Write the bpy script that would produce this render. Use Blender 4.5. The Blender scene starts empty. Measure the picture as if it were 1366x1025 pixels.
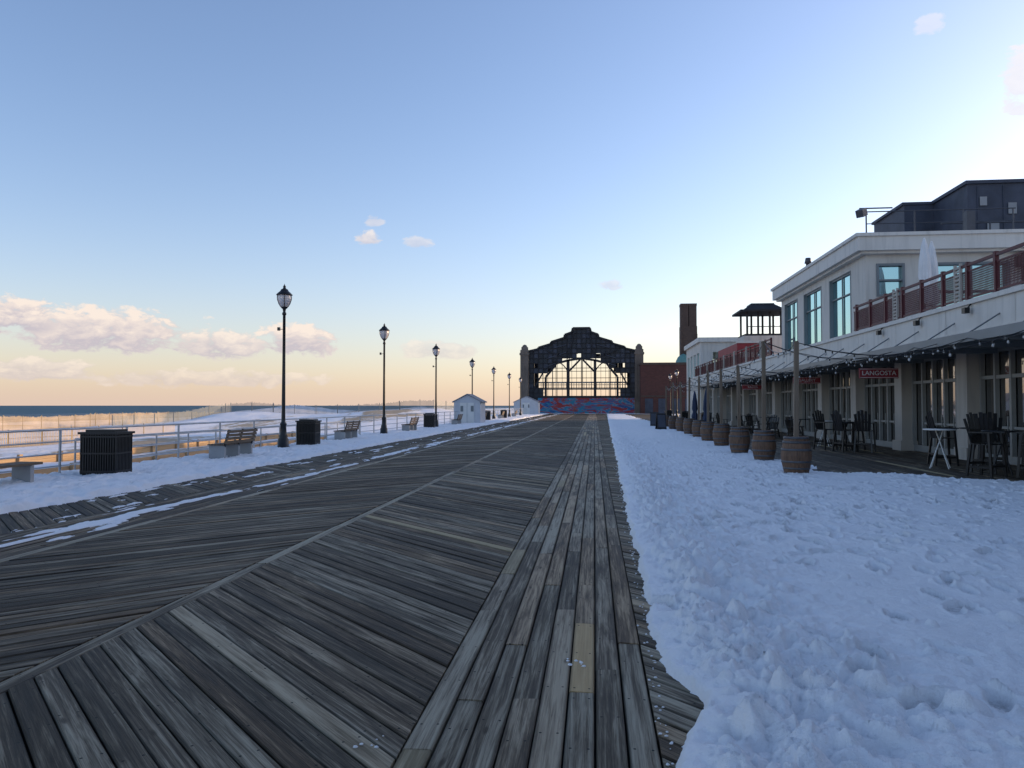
import bpy, math, random
import numpy as np
from mathutils import Vector
random.seed(7); np.random.seed(7)
sc=bpy.context.scene
SUN_AZ=58.0; SUN_EL=10.0
# ---------------------------------------------------------------- helpers
def lk(nt,a,b): nt.links.new(a,b)
def nd(nt,t,**kw):
    n=nt.nodes.new(t)
    for k,v in kw.items(): setattr(n,k,v)
    return n
def mathn(nt,op,a,b=None,c=None,clamp=False):
    n=nt.nodes.new('ShaderNodeMath'); n.operation=op; n.use_clamp=clamp
    for i,v in enumerate((a,b,c)):
        if v is None: continue
        if isinstance(v,(int,float)): n.inputs[i].default_value=v
        else: nt.links.new(v,n.inputs[i])
    return n.outputs[0]
def mixc(nt,f,a,b,bt='MIX'):
    n=nt.nodes.new('ShaderNodeMix'); n.data_type='RGBA'; n.blend_type=bt
    for i,v in ((0,f),(6,a),(7,b)):
        if isinstance(v,(int,float)): n.inputs[i].default_value=v
        elif isinstance(v,(tuple,list)): n.inputs[i].default_value=(*v[:3],1)
        else: nt.links.new(v,n.inputs[i])
    return n.outputs[2]
def ramp(nt,f,stops):
    n=nt.nodes.new('ShaderNodeValToRGB'); cr=n.color_ramp
    while len(cr.elements)<len(stops): cr.elements.new(0.5)
    for e,(p,c) in zip(cr.elements,stops):
        e.position=p; e.color=(c[0],c[1],c[2],1) if isinstance(c,(tuple,list)) else (c,c,c,1)
    nt.links.new(f,n.inputs[0]); return n.outputs[0]
def noise(nt,vec,scale,detail=4,rough=.55,dist=0):
    n=nt.nodes.new('ShaderNodeTexNoise'); n.inputs['Scale'].default_value=scale
    n.inputs['Detail'].default_value=detail; n.inputs['Roughness'].default_value=rough
    n.inputs['Distortion'].default_value=dist
    if vec is not None: nt.links.new(vec,n.inputs['Vector'])
    return n.outputs[0]
def vmul(nt,v,s):
    n=nt.nodes.new('ShaderNodeVectorMath'); n.operation='MULTIPLY'
    nt.links.new(v,n.inputs[0]); n.inputs[1].default_value=s; return n.outputs[0]
def newmat(name):
    m=bpy.data.materials.new(name); m.use_nodes=True
    nt=m.node_tree; b=nt.nodes['Principled BSDF']; return m,nt,b
def bump(nt,b,h,strength=.3,dist=.02):
    n=nt.nodes.new('ShaderNodeBump'); n.inputs['Strength'].default_value=strength; n.inputs['Distance'].default_value=dist
    nt.links.new(h,n.inputs['Height']); nt.links.new(n.outputs[0],b.inputs['Normal'])
def mk(name,col,rough=.6,metal=0,var=.25,scale=3,bs=.15,stretch=(1,1,1),spec=.4,fine=40):
    m,nt,b=newmat(name)
    g=nt.nodes.new('ShaderNodeNewGeometry').outputs['Position']
    v=vmul(nt,g,stretch)
    n1=noise(nt,v,scale,4); n2=noise(nt,v,fine,2)
    s=mathn(nt,'ADD',mathn(nt,'MULTIPLY',n1,.75),mathn(nt,'MULTIPLY',n2,.25))
    c=ramp(nt,s,[(.3,tuple(x*(1-var) for x in col)),(.7,tuple(min(1,x*(1+var)) for x in col))])
    lk(nt,c,b.inputs['Base Color']); b.inputs['Roughness'].default_value=rough
    b.inputs['Metallic'].default_value=metal; b.inputs['Specular IOR Level'].default_value=spec
    if bs: bump(nt,b,n2,bs,.01)
    return m
class MB:
    def __init__(s): s.v=[];s.f=[];s.m=[];s.s=[]
    def add(s,vs,fs,m=0,sm=False):
        o=len(s.v); s.v+= [tuple(p) for p in vs]
        for f in fs: s.f.append([i+o for i in f]); s.m.append(m); s.s.append(sm)
    def box(s,x0,x1,y0,y1,z0,z1,m=0):
        vs=[(x0,y0,z0),(x1,y0,z0),(x1,y1,z0),(x0,y1,z0),(x0,y0,z1),(x1,y0,z1),(x1,y1,z1),(x0,y1,z1)]
        s.add(vs,[(3,2,1,0),(4,5,6,7),(0,1,5,4),(1,2,6,5),(2,3,7,6),(3,0,4,7)],m)
    def obox(s,p0,p1,w,h,m=0,up=(0,0,1)):
        p0=Vector(p0);p1=Vector(p1);d=(p1-p0).normalized();u=Vector(up)
        if abs(d.dot(u))>.98:u=Vector((1,0,0))
        r=d.cross(u).normalized();u=r.cross(d).normalized()
        vs=[]
        for p in (p0,p1):
            for a,b in ((-1,-1),(1,-1),(1,1),(-1,1)): vs.append(p+r*a*w/2+u*b*h/2)
        s.add(vs,[(0,1,2,3),(7,6,5,4),(0,4,5,1),(1,5,6,2),(2,6,7,3),(3,7,4,0)],m)
    def cyl(s,p0,p1,r0,r1=None,n=10,m=0):
        if r1 is None:r1=r0
        p0=Vector(p0);p1=Vector(p1);d=(p1-p0).normalized()
        u=Vector((0,0,1)) if abs(d.z)<.9 else Vector((1,0,0))
        a=d.cross(u).normalized();b=a.cross(d).normalized()
        vs=[]
        for p,r in((p0,r0),(p1,r1)):
            for i in range(n):
                t=2*math.pi*i/n; vs.append(p+a*math.cos(t)*r+b*math.sin(t)*r)
        fs=[(i,(i+1)%n,n+(i+1)%n,n+i) for i in range(n)]
        s.add(vs,fs,m,True); s.add(vs[:n],[tuple(range(n))[::-1]],m); s.add(vs[n:],[tuple(range(n))],m)
    def lathe(s,prof,c=(0,0),n=16,m=0,sm=True,rot=0):
        vs=[];k=len(prof)
        for r,z in prof:
            for i in range(n):
                t=2*math.pi*i/n+rot; vs.append((c[0]+r*math.cos(t),c[1]+r*math.sin(t),z))
        fs=[(j*n+i,j*n+(i+1)%n,(j+1)*n+(i+1)%n,(j+1)*n+i) for j in range(k-1) for i in range(n)]
        s.add(vs,fs,m,sm)
    def prism(s,poly,y0,y1,m=0):
        n=len(poly); vs=[(x,y0,z) for x,z in poly]+[(x,y1,z) for x,z in poly]
        s.add(vs,[tuple(range(n)),tuple(range(2*n-1,n-1,-1))]+[(i,n+i,n+(i+1)%n,(i+1)%n) for i in range(n)],m)
    def mesh(s,name,mats):
        me=bpy.data.meshes.new(name); me.from_pydata(s.v,[],s.f)
        for m in mats: me.materials.append(m)
        me.polygons.foreach_set('material_index',s.m); me.polygons.foreach_set('use_smooth',s.s); me.update(); return me
def obj(name,me,loc=(0,0,0),rz=0,parent=None):
    o=bpy.data.objects.new(name,me); sc.collection.objects.link(o); o.location=loc; o.rotation_euler=(0,0,rz)
    if parent: o.parent=parent
    return o
def empty(name,loc=(0,0,0)):
    return obj(name,None,loc)
# numpy noise
T=np.random.rand(256,256)
def vn(x,y,s=0):
    x=x+s*17.31;y=y+s*9.77
    xi=np.floor(x).astype(int);yi=np.floor(y).astype(int);fx=x-xi;fy=y-yi
    fx=fx*fx*(3-2*fx);fy=fy*fy*(3-2*fy)
    a=T[xi&255,yi&255];b=T[(xi+1)&255,yi&255];c=T[xi&255,(yi+1)&255];d=T[(xi+1)&255,(yi+1)&255]
    return (a*(1-fx)+b*fx)*(1-fy)+(c*(1-fx)+d*fx)*fy
def fbm(x,y,o=4,s=0,g=.5):
    r=0;a=1;t=0
    for i in range(o):
        # rotate each octave so the lattice never lines up
        c_,s_2=math.cos(.6+i*.9),math.sin(.6+i*.9)
        xr=x*c_-y*s_2; yr=x*s_2+y*c_
        r=r+a*(vn(xr*2**i,yr*2**i,s+i)-.5)*2;t+=a;a*=g
    return r/t
def sst(a,b,x):
    t=np.clip((x-a)/(b-a),0,1);return t*t*(3-2*t)
def gridmesh(name,X,Y,Z,mat,keep=None,smooth=True,dirt=None):
    r,c=X.shape
    co=np.stack([X,Y,Z],-1).reshape(-1,3)
    i=np.arange(r-1)[:,None]*c+np.arange(c-1)[None,:]
    q=np.stack([i,i+1,i+c+1,i+c],-1).reshape(-1,4)
    if keep is not None:
        k=keep.reshape(-1); q=q[k[q].any(1)]
    used=np.unique(q); mp=np.zeros(len(co),int); mp[used]=np.arange(len(used)); co=co[used]; q=mp[q]
    me=bpy.data.meshes.new(name); me.vertices.add(len(co)); me.vertices.foreach_set('co',co.astype(np.float32).ravel())
    me.loops.add(q.size); me.loops.foreach_set('vertex_index',q.astype(np.int32).ravel())
    me.polygons.add(len(q)); me.polygons.foreach_set('loop_start',(np.arange(len(q))*4).astype(np.int32))
    me.polygons.foreach_set('loop_total',np.full(len(q),4,np.int32))
    me.polygons.foreach_set('use_smooth',np.full(len(q),smooth))
    if dirt is not None:
        a=me.attributes.new('dirt','FLOAT','POINT'); a.data.foreach_set('value',dirt.reshape(-1)[used].astype(np.float32))
    me.materials.append(mat); me.update(); me.validate()
    return obj(name,me)
# ---------------------------------------------------------------- materials
def wood_deck():
    m,nt,b=newmat('weathered_deck_wood')
    at=nd(nt,'ShaderNodeAttribute',attribute_name='gr'); vec=at.outputs['Vector']
    bd=nd(nt,'ShaderNodeAttribute',attribute_name='bd'); sp=nd(nt,'ShaderNodeSeparateXYZ'); lk(nt,bd.outputs['Vector'],sp.inputs[0])
    rnd,lum,new=sp.outputs
    g=noise(nt,vmul(nt,vec,(1.3,48,1)),1,5,.68,.5)
    g2=noise(nt,vmul(nt,vec,(5,200,1)),1,2,.6)
    w=noise(nt,vmul(nt,vec,(.75,9,1)),1,4,.65,1.0)
    pos=nd(nt,'ShaderNodeNewGeometry').outputs['Position']
    big=noise(nt,pos,.38,3,.55)
    s=mathn(nt,'ADD',mathn(nt,'MULTIPLY',mathn(nt,'SUBTRACT',g,.5),1.1),mathn(nt,'MULTIPLY',mathn(nt,'SUBTRACT',w,.5),1.1))
    s=mathn(nt,'ADD',s,.49)
    s=mathn(nt,'ADD',s,mathn(nt,'MULTIPLY',mathn(nt,'SUBTRACT',rnd,.5),.20))
    s=mathn(nt,'ADD',s,mathn(nt,'MULTIPLY',lum,.12))
    s=mathn(nt,'ADD',s,mathn(nt,'MULTIPLY',mathn(nt,'SUBTRACT',big,.5),.42))
    s=mathn(nt,'ADD',s,mathn(nt,'MULTIPLY',mathn(nt,'SUBTRACT',g2,.5),.28))
    c=ramp(nt,s,[(.28,(.034,.024,.015)),(.46,(.074,.055,.036)),(.58,(.132,.102,.069)),(.70,(.24,.197,.14)),(.9,(.40,.34,.25))])
    nw=mixc(nt,g,(.36,.26,.13),(.58,.47,.28))
    c=mixc(nt,new,c,nw)
    tint=ramp(nt,mathn(nt,'FRACT',mathn(nt,'MULTIPLY',rnd,7.3)),[(0.,(1.14,.98,.82)),(.5,(1.,1.,.98)),(1.,(.90,.92,.90))])
    c=mixc(nt,1.0,c,tint,'MULTIPLY')
    s2=nd(nt,'ShaderNodeSeparateXYZ'); lk(nt,vec,s2.inputs[0])
    fx=mathn(nt,'SUBTRACT',mathn(nt,'FRACT',mathn(nt,'DIVIDE',s2.outputs[0],.61)),.5)
    dx=mathn(nt,'MULTIPLY',fx,.61); dy=mathn(nt,'SUBTRACT',mathn(nt,'ABSOLUTE',s2.outputs[1]),.042)
    d=mathn(nt,'SQRT',mathn(nt,'ADD',mathn(nt,'MULTIPLY',dx,dx),mathn(nt,'MULTIPLY',dy,dy)))
    nl=mathn(nt,'LESS_THAN',d,.007)
    c=mixc(nt,nl,c,(.008,.007,.006))
    vo=nd(nt,'ShaderNodeTexVoronoi'); lk(nt,vmul(nt,vec,(1.7,6,1)),vo.inputs['Vector']); vo.inputs['Scale'].default_value=1
    kn=ramp(nt,vo.outputs['Distance'],[(.05,1.),(.11,0.)])
    c=mixc(nt,mathn(nt,'MULTIPLY',kn,.75),c,(.030,.018,.010))
    ed=ramp(nt,mathn(nt,'ABSOLUTE',s2.outputs[1]),[(.052,1.),(.070,.4)])
    c=mixc(nt,1.0,c,ed,'MULTIPLY')
    lk(nt,c,b.inputs['Base Color']); b.inputs['Specular IOR Level'].default_value=.22
    lk(nt,mathn(nt,'ADD',mathn(nt,'MULTIPLY',w,.35),.5),b.inputs['Roughness'])
    h=mathn(nt,'SUBTRACT',mathn(nt,'ADD',g,mathn(nt,'MULTIPLY',g2,.6)),nl)
    bump(nt,b,h,.8,.011)
    return m
M_deck=wood_deck()
def snowmat(name,col=(.88,.87,.87),dirty=False):
    m,nt,b=newmat(name)
    pos=nd(nt,'ShaderNodeNewGeometry').outputs['Position']
    n=noise(nt,pos,24,5,.75); n2=noise(nt,pos,3,3)
    c=mixc(nt,ramp(nt,n2,[(.45,0.),(.75,.5)]),col,tuple(x*.9 for x in col))
    if dirty:
        at=nd(nt,'ShaderNodeAttribute',attribute_name='dirt')
        f=mathn(nt,'MULTIPLY',at.outputs['Fac'],ramp(nt,n,[(.38,1.),(.62,.25)]),clamp=True)
        c=mixc(nt,f,c,(.26,.25,.235))
    lk(nt,c,b.inputs['Base Color']); b.inputs['Roughness'].default_value=.7; b.inputs['Specular IOR Level'].default_value=.25
    bump(nt,b,n,.8,.032)
    return m
M_snow=snowmat('snow'); M_snowd=snowmat('trodden_snow',dirty=True)
def beachmat():
    m,nt,b=newmat('sand_and_snow')
    pos=nd(nt,'ShaderNodeNewGeometry').outputs['Position']
    n=noise(nt,vmul(nt,pos,(.16,.035,.2)),1,5,.65,.6); n2=noise(nt,pos,2.2,4,.7)
    s=mathn(nt,'ADD',n,mathn(nt,'MULTIPLY',mathn(nt,'SUBTRACT',n2,.5),.16))
    c=ramp(nt,s,[(.50,(.80,.81,.84)),(.555,(.74,.73,.72)),(.59,(.42,.34,.24)),(.7,(.36,.28,.19))])
    lk(nt,c,b.inputs['Base Color']); b.inputs['Roughness'].default_value=.85
    bump(nt,b,n2,.6,.15); return m
M_beach=beachmat()
def seamat():
    m,nt,b=newmat('sea_water')
    pos=nd(nt,'ShaderNodeNewGeometry').outputs['Position']
    n=noise(nt,vmul(nt,pos,(.35,.08,1)),1,4,.6); n2=noise(nt,vmul(nt,pos,(.02,.006,1)),1,3)
    c=mixc(nt,n2,(.055,.12,.165),(.085,.165,.22))
    sx=nd(nt,'ShaderNodeSeparateXYZ'); lk(nt,pos,sx.inputs[0])
    near=ramp(nt,mathn(nt,'MULTIPLY_ADD',sx.outputs[0],1/120,260/120),[(.05,0.),(.9,1.)])
    foam=mathn(nt,'MULTIPLY',ramp(nt,n,[(.56,0.),(.60,1.)]),near)
    c=mixc(nt,foam,c,(.75,.78,.8))
    lk(nt,c,b.inputs['Base Color']); b.inputs['Roughness'].default_value=.9; b.inputs['Specular IOR Level'].default_value=.08
    bump(nt,b,n,1,1.2); return m
M_sea=seamat()
M_black=mk('black_painted_metal',(.012,.012,.013),.38,.0,.3,6,.05,spec=.4)
M_galv=mk('galvanised_pipe',(.42,.43,.45),.4,.6,.15,4,.03)
M_dpipe=mk('dark_pipe',(.09,.09,.10),.5,.4,.15,4,.03)
def stucco(name,col):
    m,nt,b=newmat(name); pos=nd(nt,'ShaderNodeNewGeometry').outputs['Position']
    n1=noise(nt,pos,.7,4); st=noise(nt,vmul(nt,pos,(3.5,3.5,.35)),1,4,.6); f=noise(nt,pos,45,2)
    c=mixc(nt,ramp(nt,st,[(.5,0.),(.72,.5)]),col,tuple(x*.58 for x in col))
    c=mixc(nt,ramp(nt,n1,[(.45,0.),(.7,.35)]),c,tuple(x*.8 for x in col))
    lk(nt,c,b.inputs['Base Color']); b.inputs['Roughness'].default_value=.85; bump(nt,b,f,.15,.01); return m
M_white=stucco('white_stucco',(.60,.56,.50)); M_trim=stucco('cream_cornice',(.68,.64,.58))
M_stone=stucco('limestone_column',(.42,.38,.33))
M_conc=mk('concrete',(.33,.33,.33),.85,0,.15,2,.2)
M_cream=mk('white_gloss_paint',(.66,.65,.62),.6,0,.08,2,.03)
M_frame=mk('grey_window_frame',(.17,.19,.20),.45,.2,.1,2,0)
M_sframe=mk('storefront_frame',(.25,.25,.235),.5,.1,.12,2,0)
M_slate=mk('slate_cladding',(.055,.062,.085),.6,0,.35,1.2,.1)
M_red=mk('oxblood_railing',(.085,.016,.020),.5,0,.2,2,.05)
M_redp=mk('red_panel',(.27,.032,.038),.6,0,.2,1,.05)
M_steel=mk('dark_rusted_steel',(.022,.022,.026),.7,.1,.4,1,.1)
M_dkpanel=mk('dark_panel',(.018,.024,.036),.45,0,.6,.5,.1)  # near-black blue-grey with mottled tone
M_post=mk('treated_post_wood',(.17,.125,.085),.75,0,.3,2,.2,(8,8,.7))
M_slat=mk('bench_slat_wood',(.12,.082,.052),.65,0,.3,4,.2,(1,.6,1))
M_tim=mk('bulkhead_timber',(.42,.28,.15),.8,0,.3,.8,.2,(.4,.4,6))
M_barrel=mk('oak_barrel',(.13,.070,.040),.6,0,.5,5,.25,(5,5,.6))
M_hoop=mk('barrel_hoop_steel',(.10,.10,.105),.45,.5,.3,6,.1)
M_fence=mk('dune_fence_slats',(.47,.36,.23),.85,0,.3,.5,.1)
M_shed=mk('painted_shed_siding',(.52,.53,.56),.7,0,.08,2,.05)
M_roofs=mk('shed_shingles',(.22,.22,.24),.8,0,.2,6,.2)
M_canvas=mk('canvas',(.74,.73,.72),.85,0,.08,3,.1)
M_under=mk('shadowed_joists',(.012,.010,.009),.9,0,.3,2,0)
M_mesh=mk('bulb_glass',(.40,.38,.35),.15,0,.1,2,0,spec=.8)
def glass(name,fac,base,gc):
    m,nt,b=newmat(name)
    pos=nd(nt,'ShaderNodeNewGeometry').outputs['Position']
    n=noise(nt,pos,.8,2); n1=noise(nt,vmul(nt,pos,(.6,.6,.6)),1,3)
    lk(nt,ramp(nt,n1,[(.35,tuple(x*.4 for x in base)),(.65,tuple(x*1.8 for x in base))]),b.inputs['Base Color'])
    b.inputs['Roughness'].default_value=.15
    gl=nd(nt,'ShaderNodeBsdfGlossy'); gl.inputs['Roughness'].default_value=.02; gl.inputs['Color'].default_value=(*gc,1)
    bn=nd(nt,'ShaderNodeBump'); bn.inputs['Strength'].default_value=.10; bn.inputs['Distance'].default_value=.03
    lk(nt,n,bn.inputs['Height']); lk(nt,bn.outputs[0],gl.inputs['Normal'])
    mx=nd(nt,'ShaderNodeMixShader'); fr=nd(nt,'ShaderNodeFresnel'); fr.inputs[0].default_value=1.5
    lk(nt,mathn(nt,'ADD',fr.outputs[0],fac,clamp=True),mx.inputs[0])
    lk(nt,b.outputs[0],mx.inputs[1]); lk(nt,gl.outputs[0],mx.inputs[2])
    lk(nt,mx.outputs[0],nt.nodes['Material Output'].inputs[0]); return m
M_glass=glass('upper_window_glass',.62,(.03,.05,.055),(.62,.92,.95))
M_sglass=glass('storefront_glass',.18,(.012,.013,.014),(.95,.92,.88))
def lanternglass():
    m,nt,b=newmat('lantern_globe'); b.inputs['Base Color'].default_value=(.75,.68,.66,1); b.inputs['Roughness'].default_value=.25
    b.inputs['Transmission Weight'].default_value=.35
    n=noise(nt,nd(nt,'ShaderNodeNewGeometry').outputs['Position'],9,3); bump(nt,b,n,.3,.01); return m
M_lant=lanternglass()
def brickmat(name,col,mort,sc_=1.0):
    m,nt,b=newmat(name); pos=nd(nt,'ShaderNodeNewGeometry').outputs['Position']
    s=nd(nt,'ShaderNodeSeparateXYZ'); lk(nt,pos,s.inputs[0]); c=nd(nt,'ShaderNodeCombineXYZ')
    lk(nt,mathn(nt,'ADD',s.outputs[0],s.outputs[1]),c.inputs[0]); lk(nt,s.outputs[2],c.inputs[1])
    bt=nd(nt,'ShaderNodeTexBrick'); lk(nt,c.outputs[0],bt.inputs[0]); bt.inputs['Scale'].default_value=sc_
    bt.inputs['Color1'].default_value=(*col,1); bt.inputs['Color2'].default_value=(*[x*.65 for x in col],1); bt.inputs['Mortar'].default_value=(*mort,1)
    bt.inputs['Brick Width'].default_value=.5; bt.inputs['Row Height'].default_value=.2; bt.inputs['Mortar Size'].default_value=.02
    n=noise(nt,pos,.3,5); lk(nt,mixc(nt,mathn(nt,'MULTIPLY',n,.6),bt.outputs[0],tuple(x*.5 for x in col)),b.inputs['Base Color']); b.inputs['Roughness'].default_value=.85; return m
M_brick=brickmat('red_brick',(.14,.045,.034),(.10,.07,.06)); M_brick2=brickmat('tower_brick',(.12,.075,.055),(.09,.07,.06))
def mural():
    m,nt,b=newmat('mural_paint'); pos=nd(nt,'ShaderNodeNewGeometry').outputs['Position']
    n=noise(nt,vmul(nt,pos,(.16,1,.5)),1,2,.5,3.0); n2=noise(nt,vmul(nt,pos,(.22,1,.6)),1,2,.5,3)
    c=ramp(nt,n,[(.34,(.02,.06,.20)),(.42,(.03,.16,.32)),(.47,(.18,.26,.32)),(.50,(.34,.03,.03)),(.57,(.04,.11,.25)),(.64,(.36,.07,.03)),(.75,(.02,.04,.12))])
    c=mixc(nt,ramp(nt,n2,[(.55,0.),(.57,1.)]),c,(.03,.18,.28)); c=mixc(nt,ramp(nt,n2,[(.40,1.),(.42,0.)]),c,(.30,.03,.03))
    lk(nt,c,b.inputs['Base Color']); b.inputs['Roughness'].default_value=.7; return m
M_mural=mural()
# ---------------------------------------------------------------- boardwalk
class Boards:
    def __init__(s): s.v=[];s.f=[];s.g=[];s.b=[]
    def board(s,org,d,c,a0,a1,w,lum=0,new=0):
        nx,ny=-d[1],d[0]; rz=random.uniform(-.004,.004)+c; tl=random.uniform(-.003,.003)
        hw=w/2-random.uniform(.003,.0065)
        prof=[(-hw,-.05),(-hw,-.008),(-hw+.007,0),(0,.0008),(hw-.007,0),(hw,-.008),(hw,-.05)]
        o=len(s.v); r=random.random(); off=random.random()*200; k=len(prof)
        for fn in (a0,a1):
            for q,z in prof:
                a=fn(q); s.v.append((org[0]+d[0]*a+nx*q,org[1]+d[1]*a+ny*q,z+rz+tl*q/hw))
                s.g.append((a+off,q,r*40)); s.b.append((r,lum,new))
        for i in range(k-1): s.f.append((o+i+1,o+i,o+k+i,o+k+i+1))
        s.f.append(tuple(o+i for i in range(k))); s.f.append(tuple(o+k+i for i in range(k))[::-1])
    def diag(s,x0,x1,y0,y1,sgn,w=.143,lum=0,z=0,spec={}):
        st=w*math.sqrt(2); d=(1/math.sqrt(2),sgn/math.sqrt(2)); W=x1-x0
        ya=y0-(W if sgn>0 else 0); yb=y1+(0 if sgn>0 else W); y=ya
        while y<yb:
            org=(x0,y); g=.003
            A0=lambda q: (g+ (d[1])*q)/d[0]
            A1=lambda q: (W-g+(d[1])*q)/d[0]
            p=random.random()
            nw=1.0 if p<.004 else (.3 if p<.03 else 0)
            if y<14: nw=0
            lu=lum+(1.2 if random.random()<.09 else 0)+random.uniform(-.4,.4)
            for k,(l2,n2) in spec.items():
                if abs(y-k)<st/2: lu=l2;nw=n2
            s.board(org,d,z,A0,A1,w,lu,nw); y+=st
    def longi(s,x0,x1,y0,y1,n,lum=0,L=(2.4,4.9),z=0,newp=.01,spec={}):
        w=(x1-x0)/n
        for i in range(n):
            sp=sorted(spec.get(i,[])); y=y0-random.random()*4
            while y<y1:
                l=random.choice((1.2,2.4,3.6,4.8)) if random.random()<.8 else random.uniform(*L)
                a=y; lu=lum+random.uniform(-.5,.7); nw=.85 if (random.random()<newp and y>12) else 0
                if sp and y+l>sp[0][0]:
                    if y<sp[0][0]-.05: l=sp[0][0]-y
                    else: q=sp.pop(0); l=q[1]-y; nw=q[2]; lu=q[3]
                bb=min(y+l,y1)-.005
                s.board((x0+w*(i+.5),0),(0,1),z,(lambda q,a=a:a),(lambda q,bb=bb:bb),w,lu,nw); y+=l
    def build(s,name,mat):
        me=bpy.data.meshes.new(name); me.from_pydata(s.v,[],s.f); me.materials.append(mat)
        a=me.attributes.new('gr','FLOAT_VECTOR','POINT'); a.data.foreach_set('vector',np.array(s.g,np.float32).ravel())
        a=me.attributes.new('bd','FLOAT_VECTOR','POINT'); a.data.foreach_set('vector',np.array(s.b,np.float32).ravel())
        me.update(); return obj(name,me)
B=Boards(); YE=146
B.longi(-.9,.3,-4,YE,8,lum=1.25,newp=.01,spec={5:[(4.3,5.62,.8,1.)],0:[(7.2,8.4,.45,1.),(2.4,3.5,.35,1)],1:[(15,16.2,.6,1)]})
B.diag(-3.29,-.9,-3,YE,-1,lum=.1,spec={10.72:(1.5,.75),5.65:(2.2,.15),4.3:(1.2,0),17.5:(1.5,.5)})
B.longi(-3.43,-3.29,-3,YE,1,lum=2.0)
B.diag(-6.02,-3.43,-3,YE,1,lum=.1)
B.longi(-6.16,-6.02,-3,YE,1,lum=2.6)
B.longi(-7.3,-6.16,-3,YE,8,lum=.1)
B.diag(-9.9,-7.3,-3,YE,-1,lum=-.2)
B.diag(.3,2.8,-3,YE,-1,lum=.6)
B.longi(2.8,11.15,-3,100,56,lum=-.5)
bw=B.build('boardwalk',M_deck)
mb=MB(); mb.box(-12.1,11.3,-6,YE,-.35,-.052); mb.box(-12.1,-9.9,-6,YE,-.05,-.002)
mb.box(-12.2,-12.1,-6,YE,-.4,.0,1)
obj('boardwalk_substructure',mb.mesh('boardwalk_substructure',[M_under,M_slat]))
# ---------------------------------------------------------------- snow on the right
def apply_marks(X,Y,H,marks,D=None):
    ys=Y[:,0]
    for (cx,cy,ang,l,w,dep,kind) in marks:
        R=max(l,w)*1.6; r0=np.searchsorted(ys,cy-R); r1=np.searchsorted(ys,cy+R)
        if r1-r0<1: continue
        xs=X[min((r0+r1)//2,len(ys)-1)]; c0=np.searchsorted(xs,cx-R); c1=np.searchsorted(xs,cx+R)
        if c1-c0<1: continue
        x=X[r0:r1,c0:c1]-cx; y=Y[r0:r1,c0:c1]-cy; ca,sa=math.cos(ang),math.sin(ang)
        u=(x*ca+y*sa)/l; v=(-x*sa+y*ca)/w; d=u*u+v*v
        if kind==0:
            H[r0:r1,c0:c1]+= -dep*np.exp(-(d**2.2))+dep*.35*np.exp(-((np.sqrt(d)-1.28)**2)/.04)
            if D is not None: D[r0:r1,c0:c1]=np.maximum(D[r0:r1,c0:c1],np.exp(-(d**2)*1.3)*sst(.04,.07,dep))
        else:
            b=np.clip(1-d,0,1)**.6; H[r0:r1,c0:c1]+=dep*b
ys=np.concatenate([np.linspace(-3,1.95,60),2*1.0044**np.arange(0,975)]); ys=ys[ys<YE]
NC=680
s_=np.linspace(0,1,NC)**1.25
xm=np.minimum(11.1,5+.8*np.maximum(ys,0))
X=.02+(xm-.02)[:,None]*s_[None,:]; Y=np.repeat(ys[:,None],NC,1)
xe=.31+.014*Y+.05*fbm(X*0+3,Y*.8,2,1)+.045*fbm(X*2.5,Y*2.5,3,2)+.022*fbm(X*14,Y*14,3,3)+.17*np.exp(-((Y-4.15)/.38)**2)
d1=X-xe
d2=np.maximum(5.2-X,(19.3-.75*(X-4.9))-Y)+.6*fbm(X*.8,Y*.8,4,5)+.5*fbm(X*3,Y*3,4,6)
d=np.minimum(d1,d2*.6)
bank=np.exp(-(np.maximum(d1-.1,0)/1.0)**2)*(1-.5*sst(10,40,Y))
patch=sst(.05,.5,fbm(X*.45,Y*.45,3,9))
amp=np.clip(bank*.95+.16*patch,0,1.0)
bil=1-np.abs(fbm(X*2.6,Y*2.6,4,11)); bil2=1-np.abs(fbm(X*7.5,Y*7.5,4,15))
ramp_e=sst(-.02,.4,d1)
H=.055+.03*fbm(X*.7,Y*.7,3,20)+ramp_e*amp*(.24*(bil-.72)+.16*(bil2-.76)+.025)+.012*fbm(X*4,Y*6,3,21)+.006*fbm(X*20,Y*20,3,22)
H+= .022*fbm(X*1.1,Y*2.6,3,25)*(1-bank*.5)
marks=[]
for i in range(1300):
    cx=.5+abs(random.gauss(0,.75)); cy=2.2+random.random()**1.7*30; r=random.uniform(.012,.045)*(1 if random.random()<.90 else 2.2)
    marks.append((cx+.014*cy,cy,random.random()*3,r*random.uniform(.9,1.7),r,r*random.uniform(.6,1.0),1))
for i in range(260):
    cx=random.uniform(1.0,6.5); cy=2.2+random.random()**1.5*20; r=random.uniform(.010,.035)
    marks.append((cx,cy,random.random()*3,r*1.3,r,r*.6,1))
def trail(x,y,ang,n,st=.68,k=1):
    for i in range(n):
        sd=(-1)**i*.12; a=ang+random.gauss(0,.15)
        marks.append((x-math.sin(ang)*sd+random.gauss(0,.05),y+math.cos(ang)*sd+random.gauss(0,.05),a,.15,.062,random.uniform(.03,.068)*k,0))
        x+=math.cos(ang)*st;y+=math.sin(ang)*st; ang+=random.gauss(0,.06)
for i in range(58):
    trail(random.uniform(1.5,9),random.uniform(1.5,16),random.choice((1.57,1.4,1.75,.6,2.5,.1,1.57)),random.randint(8,26))
for i in range(330):
    marks.append((random.uniform(1.4,9),3+random.random()*22,random.random()*3.14,.14,.065,random.uniform(.025,.07),0))
D=np.zeros_like(H)
apply_marks(X,Y,H,marks,D)
sm=sst(-.02,.06,d)
Z=-.03+(np.maximum(H,.004+.012*vn(X*9,Y*9,77))+.03)*sm
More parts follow.
